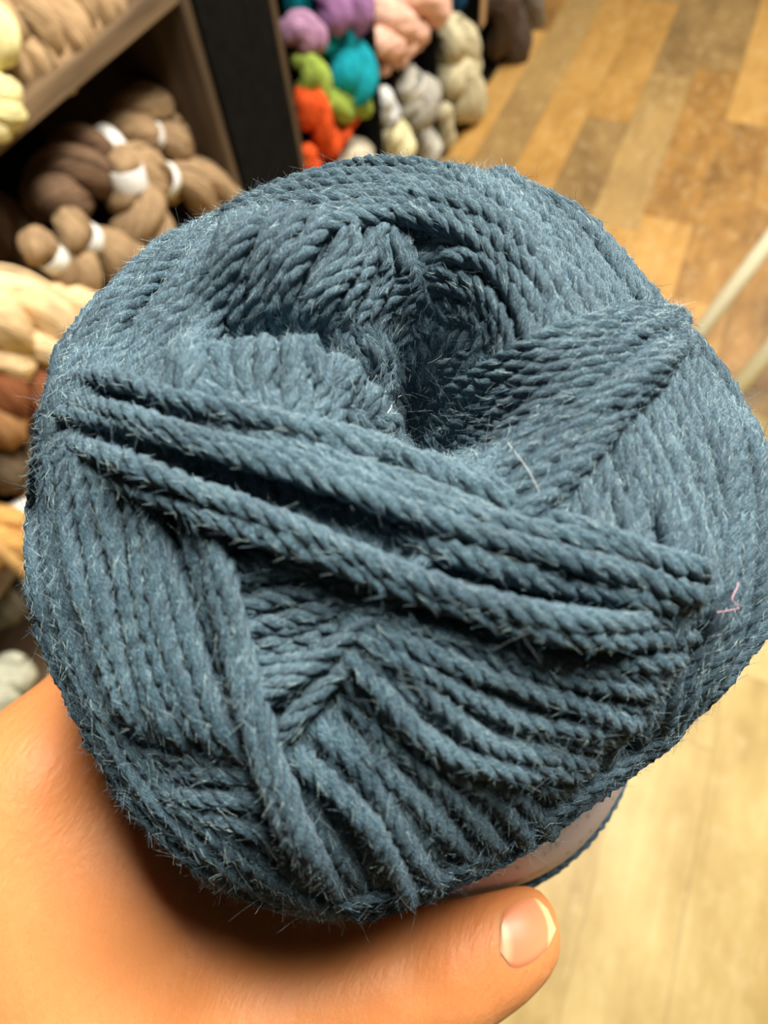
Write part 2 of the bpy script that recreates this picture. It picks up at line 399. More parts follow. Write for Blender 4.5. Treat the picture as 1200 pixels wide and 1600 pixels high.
# column 2
PNK = hmat('pink', (0.84, 0.50, 0.40))
hpx(585, 20, 680, 10, X2, .036, .040, .5, PNK, 'large pale pink hank beyond the first black divider', 'pale pink hanks', seed=42)
hpx(575, 70, 660, 55, X2 - .0, .020, .030, .5, PNK, 'pale pink hank directly under the large pink one', 'pale pink hanks', seed=43)
hpx(620, 75, 622, 106, X2 + .0, .018, .016, .4, PNK, 'small pale pink loop hanging lowest', 'pale pink hanks', seed=44)
hpx(594, 85, 600, 118, X2 + .0, .010, .015, .4, PNK, 'narrow pale pink end beside the first divider', 'pale pink hanks', seed=45)
GRY = hmat('light_grey', (0.42, 0.42, 0.38)); WHT = hmat('white', (0.72, 0.76, 0.80)); IVO = hmat('ivory', (0.84, 0.76, 0.48))
hpx(635, 115, 655, 190, X2, .036, .046, .5, GRY, 'light grey hank with a white band between the dividers', band=-0.55, seed=46, bw=.03)
hpx(598, 140, 610, 200, X2 + .005, .012, .022, .5, WHT, 'white hank end close against the first divider', seed=47)
hpx(612, 190, 626, 262, X2 + .01, .020, .034, .5, IVO, 'ivory hank beside the first divider, above the ball', seed=48)
hpx(662, 202, 670, 262, X2 + .01, .018, .030, .5, hmat('white_grey', (0.60, 0.61, 0.55)), 'whitish grey hank just above the ball', seed=49)
hpx(628, 195, 680, 215, X2 - .06, .020, .028, .5, GRY, 'light grey hank in shade under the banded grey one', seed=50)
hpx(690, -25, 712, 8, X2 - .05, .020, .028, .5, hmat('navy', (0.01, 0.06, 0.14)), 'navy hank at the top edge of the photo', seed=55)
# column 3
BEI = hmat('beige', (0.60, 0.56, 0.38))
hpx(700, 42, 735, 115, X2, .030, .042, .7, BEI, 'beige hank, upper of the two in the narrow compartment', 'beige hanks beyond the second divider', seed=51)
hpx(705, 100, 732, 178, X2 + .005, .036, .050, .7, BEI, 'beige hank, lower bulky one in the narrow compartment', 'beige hanks beyond the second divider', seed=52)
hpx(692, 165, 700, 232, X2 + .01, .012, .022, .6, BEI, 'small beige hank end hanging below the bulky one', 'beige hanks beyond the second divider', seed=53)
# column 4
hpx(760, -30, 800, 105, X2, .050, .055, .8, hmat('umber', (0.10, 0.075, 0.06)), 'dark umber hank beyond the tan strip', seed=54)
hpx(808, -30, 832, 40, X2 + .01, .030, .040, .8, hmat('ash', (0.20, 0.18, 0.15)), 'ash grey hank nearest the floor at the top of the photo', seed=56)

# ------------------------------------------------------------------ stool with splayed cream legs
A0 = at_z(1058, 564, 0.012); A1 = at_z(1300, 250, 0.44)
B0 = at_z(1112, 652, 0.012); B1 = at_z(1330, 400, 0.44)
sc_ = (A1 + B1) / 2 + np.array([0.09, -0.02, 0])
st = tag(empty('stool', (sc_[0], sc_[1], 0.0)), 'stool with slanting round cream metal legs on the floor at right', 'stool')
tube('leg', A0, A1, 0.0200, 0.0200, M_CREAM, st)
tube('leg', B0, B1, 0.0200, 0.0200, M_CREAM, st)
for s0, s1 in ((A0, A1), (B0, B1)):
    m0 = 2 * sc_ - s0; m1 = 2 * sc_ - s1; m0[2] = s0[2]; m1[2] = s1[2]
    tube('leg', m0, m1, 0.0200, 0.0200, M_CREAM, st)
a = np.linspace(0, 2 * np.pi, 48, endpoint=False); rows = []
for r_, z_ in ((.01, .44), (.12, .44), (.13, .447), (.13, .462), (.12, .47), (.01, .47)):
    rows.append(np.stack([r_ * np.cos(a) + sc_[0] - st.location[0], r_ * np.sin(a) + sc_[1] - st.location[1], np.full(48, z_)], 1))
V = np.concatenate(rows); F = [(i * 48 + j, i * 48 + (j + 1) % 48, (i + 1) * 48 + (j + 1) % 48, (i + 1) * 48 + j) for i in range(5) for j in range(48)]
link('seat', mesh_np('seat', V, F), M_SHELF, st)

# ------------------------------------------------------------------ yarn ball (all in camera coordinates, then to world)
C = np.array([0.0030, -0.0060, -0.1180])
AX = np.array([-0.06, 0.45, 0.87]); AX /= np.linalg.norm(AX)
VW = -C / np.linalg.norm(C)                    # from ball centre to the eye
SIL = np.array([(460,292),(520,272),(600,262),(700,262),(790,267),(850,290),(900,328),(950,380),(1000,432),(1050,480),(1100,533),(1150,610),(1190,690),
 (1212,780),(1215,870),(1200,935),(1165,1010),(1135,1085),(1100,1130),(1050,1165),(1000,1200),(960,1232),(900,1275),(830,1322),(760,1362),(700,1390),(620,1420),(560,1437),
 (500,1432),(440,1415),(370,1392),(310,1372),(260,1330),(200,1275),(160,1205),(110,1120),(80,1050),(60,1000),(47,930),(52,860),(58,780),(62,700),(75,620),(100,560),(130,515),(180,455),(230,412),(280,372),(340,340),(400,312)], float)
PC = np.array([600 + FPX * C[0] / -C[2], 800 - FPX * C[1] / -C[2]])
def ell(d):
    ax = d @ AX; lat = np.sqrt(np.clip(1 - ax * ax, 0, 1))
    Ha = np.where(ax > 0, 0.0515, 0.058); e = 2.25
    return ((lat / 0.056) ** e + (np.abs(ax) / Ha) ** e) ** (-1 / e)
e1 = np.cross([0, 1, 0], VW); e1 /= np.linalg.norm(e1); e2 = np.cross(VW, e1)
NB = 120
gaz = np.ones(NB)
tgt = np.zeros(NB)
sa = np.arctan2(-(SIL[:, 1] - PC[1]), SIL[:, 0] - PC[0]); sr = np.hypot(SIL[:, 0] - PC[0], SIL[:, 1] - PC[1])
o_ = np.argsort(sa); sa = sa[o_]; sr = sr[o_]
azc = -np.pi + (np.arange(NB) + .5) * 2 * np.pi / NB
tgt = np.interp(azc, np.r_[sa - 2 * np.pi, sa, sa + 2 * np.pi], np.r_[sr, sr, sr]) - 11
def rho0(d):
    az = np.arctan2(d @ e2, d @ e1)
    k = (az + np.pi) / (2 * np.pi) * NB - .5
    k0 = np.floor(k).astype(int); fr = k - k0
    g = gaz[k0 % NB] * (1 - fr) + gaz[(k0 + 1) % NB] * fr
    s = np.sqrt(np.clip(1 - (d @ VW) ** 2, 0, 1)); wt = s * s * (3 - 2 * s)
    return ell(d) * (1 + (g - 1) * wt)
gd = rng.normal(size=(200000, 3)); gd /= np.linalg.norm(gd, axis=1)[:, None]
gd = gd[np.abs(gd @ VW) < 0.85]
for it in range(6):
    P = C + gd * rho0(gd)[:, None]
    u = FPX * P[:, 0] / -P[:, 2] + 600 - PC[0]; v = -(800 - FPX * P[:, 1] / -P[:, 2] - PC[1])
    k = (((np.arctan2(v, u) + np.pi) / (2 * np.pi)) * NB).astype(int) % NB
    mxr = np.zeros(NB); np.maximum.at(mxr, k, np.hypot(u, v))
    gaz = gaz * (tgt / mxr) ** 0.55
    gaz = (np.roll(gaz, 1) + 2 * gaz + np.roll(gaz, -1)) / 4
BUMPS = []     # (directions (m,3), amplitude, sigma)
def rho(d):
    r = rho0(d)
    for pts, amp, sg in BUMPS:
        dd = np.min([np.sum((d - p) ** 2, -1) for p in pts], 0)
        r = r + amp * np.exp(-dd / (2 * sg * sg))
    return r
def hit(px, off=0.0):
    """px (n,2) pixels -> unit directions from C where the view ray meets the ball"""
    px = np.asarray(px, float)
    rd = np.stack([(px[:, 0] - 600) / FPX, (800 - px[:, 1]) / FPX, -np.ones(len(px))], 1)
    ts = np.linspace(0.045, 0.15, 400)
    P = rd[:, None, :] * ts[None, :, None] - C
    R_ = np.linalg.norm(P, axis=2); D = P / R_[..., None]
    g = R_ - (rho(D.reshape(-1, 3)).reshape(R_.shape) + off)
    neg = g < 0; any_ = neg.any(1); i = np.where(any_, neg.argmax(1), g.argmin(1))
    i0 = np.clip(i - 1, 0, None); r = np.arange(len(px))
    f = np.where(any_ & (i > 0), g[r, i0] / (g[r, i0] - g[r, i] + 1e-12), 1.0)
    t = ts[i0] + (ts[i] - ts[i0]) * f
    Q = rd * t[:, None] - C
    return Q / np.linalg.norm(Q, axis=1)[:, None]
def smooth_poly(pts, m):
    pts = np.asarray(pts, float); n = len(pts)
    if n == 2: return pts[0] + (pts[1] - pts[0]) * np.linspace(0, 1, m)[:, None]
    seg = np.r_[0, np.cumsum(np.linalg.norm(np.diff(pts, axis=0), axis=1))]
    t = np.linspace(0, seg[-1], m)
    tan = np.gradient(pts, seg, axis=0)
    i = np.clip(np.searchsorted(seg, t, side='right') - 1, 0, n - 2)
    h = (seg[i + 1] - seg[i])[:, None]; s = ((t - seg[i]) / h[:, 0])[:, None]
    return ((2*s**3 - 3*s**2 + 1) * pts[i] + (s**3 - 2*s**2 + s) * h * tan[i] + (-2*s**3 + 3*s**2) * pts[i + 1] + (s**3 - s**2) * h * tan[i + 1])
def add_bump(poly, amp, sg, m=12):
    BUMPS.append((hit(smooth_poly(poly, m)), amp, sg))
pend = [([(655, 470), (690, 530), (715, 580)], -0.028, 0.098),      # the centre hole
        ([(640, 405), (672, 430), (690, 460)], -0.012, 0.055),
        ([(372, 518), (470, 506), (560, 503), (650, 515)], -0.0120, 0.045),   # groove between the two rolls
        ([(400, 430), (500, 415), (600, 435)], 0.0030, 0.09),
        ([(400, 590), (480, 580), (560, 580)], 0.0030, 0.08),
        ([(555, 632), (610, 638)], -0.006, 0.045),
        ([(100, 640), (330, 740), (560, 850), (760, 930), (1000, 930)], 0.0025, 0.10)]
tmp = [(hit(smooth_poly(p, 14)), a_, s_) for p, a_, s_ in pend]
BUMPS.extend(tmp)

def rot_about(v, k, a):
    c, s = np.cos(a), np.sin(a)
    return v * c + np.cross(k, v) * s + k * (k @ v) * (1 - c)
class Strands:
    def __init__(s): s.V = []; s.F = []; s.UV = []; s.n = 0; s.fp = []; s.ft = []; s.fn = []
    def add(s, P, R=0.0013, pitch=0.0105, plies=4, sides=7, hand=1):
        """P (m,3) centre line in camera coords"""
        m = len(P)
        T = np.gradient(P, axis=0); L = np.linalg.norm(T, axis=1); T /= L[:, None] + 1e-12
        arc = np.r_[0, np.cumsum(np.linalg.norm(np.diff(P, axis=0), axis=1))]
        Nn = P - C; Nn -= T * np.sum(Nn * T, 1)[:, None]; Nn /= np.linalg.norm(Nn, axis=1)[:, None] + 1e-12
        B = np.cross(T, Nn)
        ph0 = rng.uniform(0, 6.28)
        th = np.linspace(0, 2 * np.pi, sides, endpoint=False)
        u0 = rng.uniform(0, 500)
        wob = 1 + 0.07 * np.sin(arc / 0.006 + ph0) + 0.05 * np.sin(arc / 0.0023 + 2 * ph0)
        for q in range(plies):
            phi = hand * arc / pitch * 2 * np.pi + ph0 + q * 2 * np.pi / plies
            off = 0.46 * R * wob; rp = 0.60 * R * wob
            e = np.cos(phi)[:, None] * Nn + np.sin(phi)[:, None] * B
            c = P + off[:, None] * e
            ring = np.cos(th)[None, :, None] * Nn[:, None, :] + np.sin(th)[None, :, None] * B[:, None, :]
            V = c[:, None, :] + (rp[:, None] * (1 + 0.15 * rng.normal(size=(m, sides))))[..., None] * ring
            i = np.arange(m - 1)[:, None]; j = np.arange(sides)[None, :]; j2 = (j + 1) % sides
            F = np.stack([i * sides + j, i * sides + j2, (i + 1) * sides + j2, (i + 1) * sides + j], -1).reshape(-1, 4) + s.n
            uv = np.stack(np.broadcast_arrays((arc * 1000 + u0 + q * 37)[:, None], np.abs(th / np.pi - 1)[None, :] + (arc * 1000 * .22)[:, None]), -1).reshape(-1, 2)
            s.V.append(V.reshape(-1, 3)); s.F.append(F); s.UV.append(uv); s.n += m * sides
            outer = np.cos(phi) > -0.35
            tt = np.gradient(c, axis=0); tt /= np.linalg.norm(tt, axis=1)[:, None] + 1e-12
            nn = (c - P); nn /= np.linalg.norm(nn, axis=1)[:, None]
            nn = nn * 0.5 + Nn * 0.6; nn /= np.linalg.norm(nn, axis=1)[:, None]
            s.fp.append((c + nn * rp[:, None] * .8)[outer]); s.ft.append(tt[outer]); s.fn.append(nn[outer])
def cam_to_obj(V, loc): return c2w(V) - np.asarray(loc)

def ramp_(k, L=0.012):
    x = np.clip(k * 0.0025 / L, 0, 1); return x * x * (3 - 2 * x)
def strand_path(px, h, ext=(0.03, 0.03), step=0.0006, drop=0.006, hnoise=0.0002, rl=(.012, .012), tap=0):
    d = hit(px)
    # light smoothing of directions
    for _ in range(4):
        d[1:-1] = (d[:-2] + 2 * d[1:-1] + d[2:]) / 4
    d /= np.linalg.norm(d, axis=1)[:, None]
    hh = np.full(len(d), h)
    if tap:
        w_ = np.clip(np.minimum(np.arange(len(d)), len(d) - 1 - np.arange(len(d))) / 12.0, 0, 1); w_ = w_ * w_ * (3 - 2 * w_)
        hh = h * (w_ * (1 - tap) + tap) if tap > 0 else h * (1 + tap * (1 - w_))
    def extend(d0, d1, n):
        k = np.cross(d0, d1); k /= np.linalg.norm(k) + 1e-12
        a = np.arccos(np.clip(d0 @ d1, -1, 1)); st_ = 0.0025 / 0.055
        return np.array([rot_about(d1, k, st_ * (i + 1)) for i in range(n)])
    n0 = int(ext[0] / 0.0025); n1 = int(ext[1] / 0.0025)
    parts = [d]; hs = [hh]
    if n0:
        e = extend(d[3], d[0], n0)[::-1]; parts.insert(0, e); hs.insert(0, hh[0] - drop * ramp_((np.arange(n0) + 1)[::-1], rl[0]))
    if n1:
        e = extend(d[-4], d[-1], n1); parts.append(e); hs.append(hh[-1] - drop * ramp_(np.arange(n1) + 1, rl[1]))
    d = np.concatenate(parts); hh = np.concatenate(hs)
    P = C + d * (rho(d) + hh)[:, None]
    arc = np.r_[0, np.cumsum(np.linalg.norm(np.diff(P, axis=0), axis=1))]
    m = max(8, int(arc[-1] / step)); t = np.linspace(0, arc[-1], m)
    P = np.stack([np.interp(t, arc, P[:, k]) for k in range(3)], 1)
    for _ in range(6):
        P[1:-1] = (P[:-2] + 2 * P[1:-1] + P[2:]) / 4
    Nn = P - C; Nn /= np.linalg.norm(Nn, axis=1)[:, None]
    ph = rng.uniform(0, 6.28, 2)
    return P + Nn * (hnoise * (np.sin(t / .009 + ph[0]) + .6 * np.sin(t / .004 + ph[1])))[:, None]
def band(S, railA, railB, n, h, R=0.00125, layers=1, jit=5.0, ext=(0.03, 0.03), drop=0.006, crown=0.0, pitch=0.0100, rl=(.012, .012), tap=0):
    A = smooth_poly(railA, 60); B = smooth_poly(railB, 60)
    for L in range(layers):
        for i in range(n):
            t = (i + (0.5 if L % 2 else 0)) / max(1, n - 1)
            if t > 1.0001: continue
            t = np.clip(t + rng.normal() * 0.12 / n, 0, 1)
            s = np.linspace(0, 1, 60)
            tw = t + 0.35 / n * np.sin(s * rng.uniform(2, 6) + rng.uniform(0, 6))
            px = A * (1 - tw[:, None]) + B * tw[:, None] + rng.normal(size=2) * jit
            hh = h - L * 0.0017 + crown * (1 - (2 * t - 1) ** 2) + rng.normal() * 0.00025
            S.add(strand_path(px, hh, ext, drop=drop, rl=rl, tap=tap), R=R * rng.uniform(.93, 1.07), pitch=pitch * rng.uniform(.9, 1.12))

W = Strands()      # the wound yarn
X = Strands()      # crossing strands lying on top
# base windings all round the ball, skirting the hole
b1 = np.cross(AX, [1, 0, 0]); b1 /= np.linalg.norm(b1); b2 = np.cross(AX, b1)
for k in range(26):
    az = k * 2.39996 + rng.normal() * .1; tilt = math.radians(rng.uniform(66, 84))
    nrm = AX * math.cos(tilt) + (b1 * math.cos(az) + b2 * math.sin(az)) * math.sin(tilt)
    p = np.cross(nrm, AX); p /= np.linalg.norm(p); q = np.cross(nrm, p)
    nrow = 7
    for i in range(nrow):
        lat = (i - nrow / 2) * 0.046 + rng.normal() * .004
        a = np.linspace(0, 2 * np.pi, 260) + rng.uniform(0, .02)
        d = (np.cos(a)[:, None] * p + np.sin(a)[:, None] * q) * math.cos(lat) + nrm * math.sin(lat)
        d /= np.linalg.norm(d, axis=1)[:, None]
        h = -0.0022 + 0.0012 * rng.random() + 0.0006 * np.sin(a * 2 + k)
        W.add(C + d * (rho(d) + h)[:, None], R=.00135, sides=6)

# --- bands seen from the front; rails are the two border strands of each band
# right rim, running down the right side
band(W, [(770,282),(870,345),(985,470),(1090,600),(1160,740),(1185,900)], [(800,290),(905,340),(1010,455),(1115,570),(1185,700),(1200,860)], 4, .0004)
band(W, [(745,300),(810,400),(870,520),(930,640),(985,760)], [(790,285),(890,372),(985,500),(1075,640),(1125,800),(1150,960)], 10, .0002, layers=2)
band(W, [(1090,600),(1110,760),(1105,900),(1070,1050)], [(1165,660),(1190,780),(1190,900),(1140,1050)], 7, .0016, tap=-1)
# right fan below the pale band
band(W, [(815,780),(850,860),(880,960)], [(1060,545),(1120,700),(1150,850),(1140,980)], 13, .0008, layers=2, ext=(.012, .03))
# bottom, dark steep windings
band(W, [(420,1120),(460,1250),(540,1400)], [(700,1130),(740,1260),(740,1365)], 9, -.0004, ext=(.02, .03))
band(W, [(700,1120),(740,1240),(760,1350)], [(1120,1000),(1110,1080),(1060,1155)], 13, -.0006, ext=(.02, .03))
band(W, [(470,1180),(560,1260),(640,1380)], [(640,1060),(760,1200),(860,1300)], 6, .0006, ext=(.02, .03))
band(W, [(555,1422),(700,1374),(830,1306),(960,1218),(1050,1150)], [(545,1400),(690,1352),(815,1286),(945,1200),(1035,1130)], 3, .0002, ext=(.02,.02), jit=2.5)
# bottom left, strands parallel with the lower left outline
band(W, [(70,980),(130,1130),(220,1270),(330,1370),(480,1430)], [(150,1050),(240,1170),(330,1270),(430,1350),(540,1425)], 8, .0000, ext=(.03, .03))
band(W, [(120,1120),(230,1130),(380,1150)], [(200,1260),(330,1300),(470,1330)], 6, -.0003, ext=(.02, .02))
# centre lower: rising to the right
band(W, [(350,880),(450,870),(560,880)], [(400,1110),(520,1030),(650,940)], 9, .0002, layers=2, ext=(.02, .02))
band(W, [(410,1085),(500,1010),(620,915)], [(450,1120),(560,1030),(680,945)], 2, .0016, ext=(.015, .015))
# lower right, shallow descending strands
band(W, [(640,935),(760,965),(900,995),(1050,1005)], [(560,1050),(650,1130),(760,1185),(860,1215)], 11, .0008, layers=2, ext=(.015, .02), crown=.0006)
band(W, [(610,975),(720,1015),(830,1065),(950,1105)], [(600,1000),(700,1045),(800,1095),(900,1115)], 2, .0022, ext=(.012, .012))
band(W, [(565,1045),(640,1110),(700,1155),(790,1190)], [(600,1025),(680,1090),(750,1140),(820,1160)], 2, .0020, ext=(.012, .012))
# left lower sheet
band(W, [(85,715),(95,830),(125,960),(170,1080)], [(325,800),(350,900),(375,1010),(405,1110)], 11, .0012, layers=2, ext=(.012, .03), crown=.001)
band(X, [(305,770),(355,880),(385,1010),(415,1130),(450,1250),(495,1375)], [(330,790),(368,900),(400,1040),(425,1130),(480,1260),(530,1385)], 3, .0022, ext=(.01, .03), drop=.007, tap=.1)
band(W, [(62,740),(55,860),(70,980)], [(110,640),(90,760),(110,900)], 4, .0003, ext=(.02, .03))
band(W, [(120,540),(80,640),(68,760),(62,880)], [(165,500),(122,610),(104,730),(95,860)], 4, .0006, ext=(.02, .03), tap=-1)
# upper left sheet, from the top down to the left
band(W, [(330,348),(240,430),(150,530),(85,640)], [(400,335),(345,480),(290,620),(285,710)], 11, .0007, layers=2, ext=(.02, .012), tap=-.6)
band(W, [(400,325),(350,460),(305,600),(292,700)], [(440,330),(380,430),(345,540),(318,700)], 4, .0026, ext=(.02, .008), crown=.0003, tap=.05)
band(W, [(240,400),(170,480),(110,560)], [(300,370),(230,440),(160,520)], 4, .0012, ext=(.02, .02))
# top cap arching over the hole
band(W, [(380,330),(480,285),(600,270),(720,280),(800,330)], [(400,350),(500,345),(620,345),(720,375),(800,440)], 8, .0008, layers=2, ext=(.02, .015), crown=.0008)
band(W, [(470,350),(560,335),(660,340),(760,375),(830,440)], [(520,372),(600,362),(690,375),(760,415),(820,480)], 3, .0020, ext=(.01, .012))
# right side of the hole: strands turning down into it
band(W, [(700,372),(780,392),(835,450),(855,550)], [(690,455),(730,475),(770,520),(795,580)], 5, .0010, layers=2, ext=(.006, .015), rl=(.004, .01))
# first roll left of the hole: short strands dropping into the groove
band(W, [(430,340),(395,420),(372,505)], [(640,405),(655,450),(630,495)], 10, .0014, layers=2, ext=(.012, .007), crown=.0008, rl=(.01, .004), drop=.008)
# second roll
band(W, [(345,545),(350,600),(375,670)], [(600,545),(612,590),(590,640)], 11, .0012, layers=2, ext=(.006, .015), crown=.0008, rl=(.004, .012), drop=.008)
# lower lip of the hole
band(W, [(335,610),(430,650),(540,668),(660,700),(760,745)], [(330,700),(450,735),(580,770),(700,810),(800,850)], 6, .0018, layers=2, ext=(.01, .02), crown=.0004)
# loose ends of strands inside the hole
band(W, [(700,560),(690,600),(700,640)], [(770,560),(740,610),(730,650)], 3, -.0005, ext=(.004, .01), rl=(.004, .01))
# pale band from the hole to the upper right
band(W, [(660,660),(750,605),(850,550),(985,505),(1050,498)], [(790,850),(860,780),(950,680),(1020,600),(1065,550)], 11, .0022, layers=2, ext=(.006, .02), crown=.0006, rl=(.006, .012), tap=.3)
# long crossing ropes
K = dict(tap=.1, drop=.008)
band(X, [(95,625),(190,645),(330,690),(480,725),(640,775),(790,820),(950,860),(1090,895)], [(95,650),(200,675),(330,715),(470,755),(620,805),(780,850),(940,890),(1090,920)], 2, .0034, ext=(.02, .02), **K)
band(X, [(110,595),(200,615),(320,655),(470,690),(620,730),(740,790)], [(110,600),(200,615),(320,655),(470,690),(620,730),(740,790)], 1, .0030, ext=(.02, .01), **K)
band(X, [(90,680),(220,725),(350,775),(500,830),(640,890),(800,935),(950,950),(1090,950)], [(95,710),(220,757),(340,806),(480,856),(620,915),(780,962),(950,985),(1080,985)], 2, .0034, ext=(.02, .02), **K)
band(X, [(380,815),(500,860),(640,912),(800,950)], [(400,830),(520,875),(650,925),(800,975)], 1, .0024, ext=(.02, .02), **K)
band(X, [(560,790),(680,840),(800,880),(950,915),(1080,940)], [(640,858),(720,885),(820,915),(950,935),(1080,960)], 2, .0020, ext=(.01, .02), **K)
band(X, [(830,820),(900,840),(1000,880),(1100,900)], [(830,850),(900,870),(1000,905),(1100,930)], 2, .0030, ext=(.015, .02), **K)

base_pt = C - AX * 0.058
BLOC = c2w(base_pt)
ball = tag(empty('yarn_ball', BLOC), 'large dark blue wool yarn ball with a paper label, held in the hand', 'yarn')
def make_strands(S, name, label=None):
    me = mesh_np(name, cam_to_obj(np.concatenate(S.V), BLOC), np.concatenate(S.F), np.concatenate(S.UV))
    o = link(name, me, M_BLUE, ball)
    return o
make_strands(W, 'wound_yarn')
make_strands(X, 'crossing_strands')
# solid core under the windings
nu, nv = 96, 64
a = np.linspace(0, 2 * np.pi, nu, endpoint=False); th = np.linspace(0.02, np.pi - .02, nv)
d = (np.sin(th)[:, None, None] * (np.cos(a)[None, :, None] * b1 + np.sin(a)[None, :, None] * b2) + np.cos(th)[:, None, None] * AX).reshape(-1, 3)
V = C + d * (rho(d) - 0.0032)[:, None]
F = [(i * nu + j, i * nu + (j + 1) % nu, (i + 1) * nu + (j + 1) % nu, (i + 1) * nu + j) for i in range(nv - 1) for j in range(nu)]
link('core', mesh_np('core', cam_to_obj(V, BLOC), F), mat_plain('inner_blue', (0.012, 0.03, 0.045), .95, .2), ball)

# fuzz
def fibres(name, P, T, Nn, n, L0, L1, rad, lift, spread, mat, seg=4):
    k = rng.integers(0, len(P), n)
    p = P[k]; t = T[k] * rng.choice([-1, 1], n)[:, None]; nn = Nn[k]
    bb = np.cross(t, nn)
    L = rng.uniform(L0, L1, n) ** 1.0
    dr = t + nn * rng.uniform(0, lift, n)[:, None] + bb * rng.normal(0, spread, n)[:, None]
    dr /= np.linalg.norm(dr, axis=1)[:, None]
    cur = bb * rng.normal(0, .5, n)[:, None] + nn * rng.normal(-.1, .4, n)[:, None]
    s = np.linspace(0, 1, seg)
    pts = p[:, None, :] + dr[:, None, :] * (L[:, None] * s)[..., None] + cur[:, None, :] * (L[:, None] * s ** 2 * .5)[..., None]
    e = np.cross(dr, nn); e /= np.linalg.norm(e, axis=1)[:, None] + 1e-9; f_ = np.cross(dr, e)
    rr = rad * (1 - .6 * s)
    th = np.array([0, 2.094, 4.189])
    ring = np.cos(th)[None, :, None] * e[:, None, :] + np.sin(th)[None, :, None] * f_[:, None, :]
    V = pts[:, :, None, :] + rr[None, :, None, None] * ring[:, None, :, :]
    base = (np.arange(n) * seg * 3)[:, None, None]; i = np.arange(seg - 1)[None, :, None]; j = np.arange(3)[None, None, :]; j2 = (j + 1) % 3
    F = np.stack([base + i * 3 + j, base + i * 3 + j2, base + (i + 1) * 3 + j2, base + (i + 1) * 3 + j], -1).reshape(-1, 4)
    me = mesh_np(name, cam_to_obj(V.reshape(-1, 3), BLOC), F)
    o = link(name, me, mat, ball); o['kind'] = 'stuff'
    return o
fp = np.concatenate(W.fp + X.fp); ft = np.concatenate(W.ft + X.ft); fn = np.concatenate(W.fn + X.fn)
def mat_fuzz(name, col, var):
    m, nt, b = nodes(name)
    tc = N(nt, 'ShaderNodeTexCoord')
    n = noise(nt, tc.outputs['Object'], 900, 1)
    nt.links.new(ramp(nt, n, [(0.3, tuple(c * (1 - var) for c in col)), (0.7, tuple(min(1, c * (1 + var)) for c in col))]), b.inputs['Base Color'])
    b.inputs['Roughness'].default_value = .5; b.inputs['Specular IOR Level'].default_value = .5
    return m
vis = (fn @ VW > -0.25)
fibres('fuzz', fp[vis], ft[vis], fn[vis], 150000, .0006, .0024, .000020, .45, .30, mat_fuzz('blue_fuzz', (0.14, 0.26, 0.36), .7))
fibres('fuzz', fp[vis], ft[vis], fn[vis], 120000, .0005, .0020, .000021, .45, .22, mat_fuzz('light_fuzz', (0.50, 0.70, 0.82), .45))
fibres('fuzz', fp[vis], ft[vis], fn[vis], 40000, .0008, .0026, .000026, .5, .4, mat_fuzz('dark_fuzz', (0.012, 0.03, 0.06), .5))
fibres('fuzz', fp, ft, fn, 9000, .002, .0045, .000013, 1.1, .8, mat_fuzz('pale_fuzz', (0.26, 0.34, 0.40), .5), seg=5)
# stray hairs
def stray(px, h, rad, mat, label):
    dd = hit(smooth_poly(px, 24))
    P = C + dd * (rho(dd) + h + .0012 * np.sin(np.linspace(0, np.pi, 24)))[:, None]
    T = np.gradient(P, axis=0); T /= np.linalg.norm(T, axis=1)[:, None]; E = np.cross(T, VW); E /= np.linalg.norm(E, axis=1)[:, None]; G = np.cross(T, E)
    th = np.linspace(0, 2 * np.pi, 5, endpoint=False)
    V = P[:, None, :] + rad * (np.cos(th)[None, :, None] * E[:, None, :] + np.sin(th)[None, :, None] * G[:, None, :])
    F = [(i * 5 + j, i * 5 + (j + 1) % 5, (i + 1) * 5 + (j + 1) % 5, (i + 1) * 5 + j) for i in range(23) for j in range(5)]
    o = link('stray_fibre', mesh_np('stray_fibre', cam_to_obj(V.reshape(-1, 3), BLOC), F), mat, ball); o['label'] = label
M_WH = mat_plain('white_hair', (0.75, 0.8, 0.82), .4, .05)
M_PK = mat_plain('pink_hair', (0.45, 0.25, 0.32), .6, .1)
stray([(608,672),(625,660),(645,662),(662,678)], .0040, .000045, M_WH, 'white curled fibre')
stray([(760,690),(775,720),(800,755),(822,785)], .0035, .00003, M_WH, 'white fibre')
stray([(880,803),(980,797),(1080,800)], -.0002, .00002, M_WH, 'pale fibre')
stray([(1110,905),(1085,930),(1100,938),(1078,948)], .0030, .00006, M_PK, 'pink fibre')

# paper label round the waist and the end of the ball behind it
E_ = np.array([0.0115, -0.0390, -0.1532]); S_ = E_ + np.array([-0.2912, 0.6032, 0.7425]) * .03
LA = (S_ - E_); LL = np.linalg.norm(LA); LA /= LL
l1 = np.cross(LA, [1, 0, 0]); l1 /= np.linalg.norm(l1); l2 = np.cross(LA, l1)
def ringsurf(name, prof, mat, nseg=120, thick=0.0):
    a = np.linspace(0, 2 * np.pi, nseg, endpoint=False); rows = []
    for s, r in prof:
        rr = r * (1 + .006 * np.sin(5 * a + 1) + .004 * np.sin(9 * a))
        rows.append(E_ + LA * s + rr[:, None] * (np.cos(a)[:, None] * l1 + np.sin(a)[:, None] * l2))
    V = np.concatenate(rows); m = len(prof)
    F = [(i * nseg + j, i * nseg + (j + 1) % nseg, (i + 1) * nseg + (j + 1) % nseg, (i + 1) * nseg + j) for i in range(m - 1) for j in range(nseg)]
    uv = np.array([(j / nseg, i / (m - 1)) for i in range(m) for j in range(nseg)])
    return link(name, mesh_np(name, cam_to_obj(V, BLOC), F, uv), mat, ball)
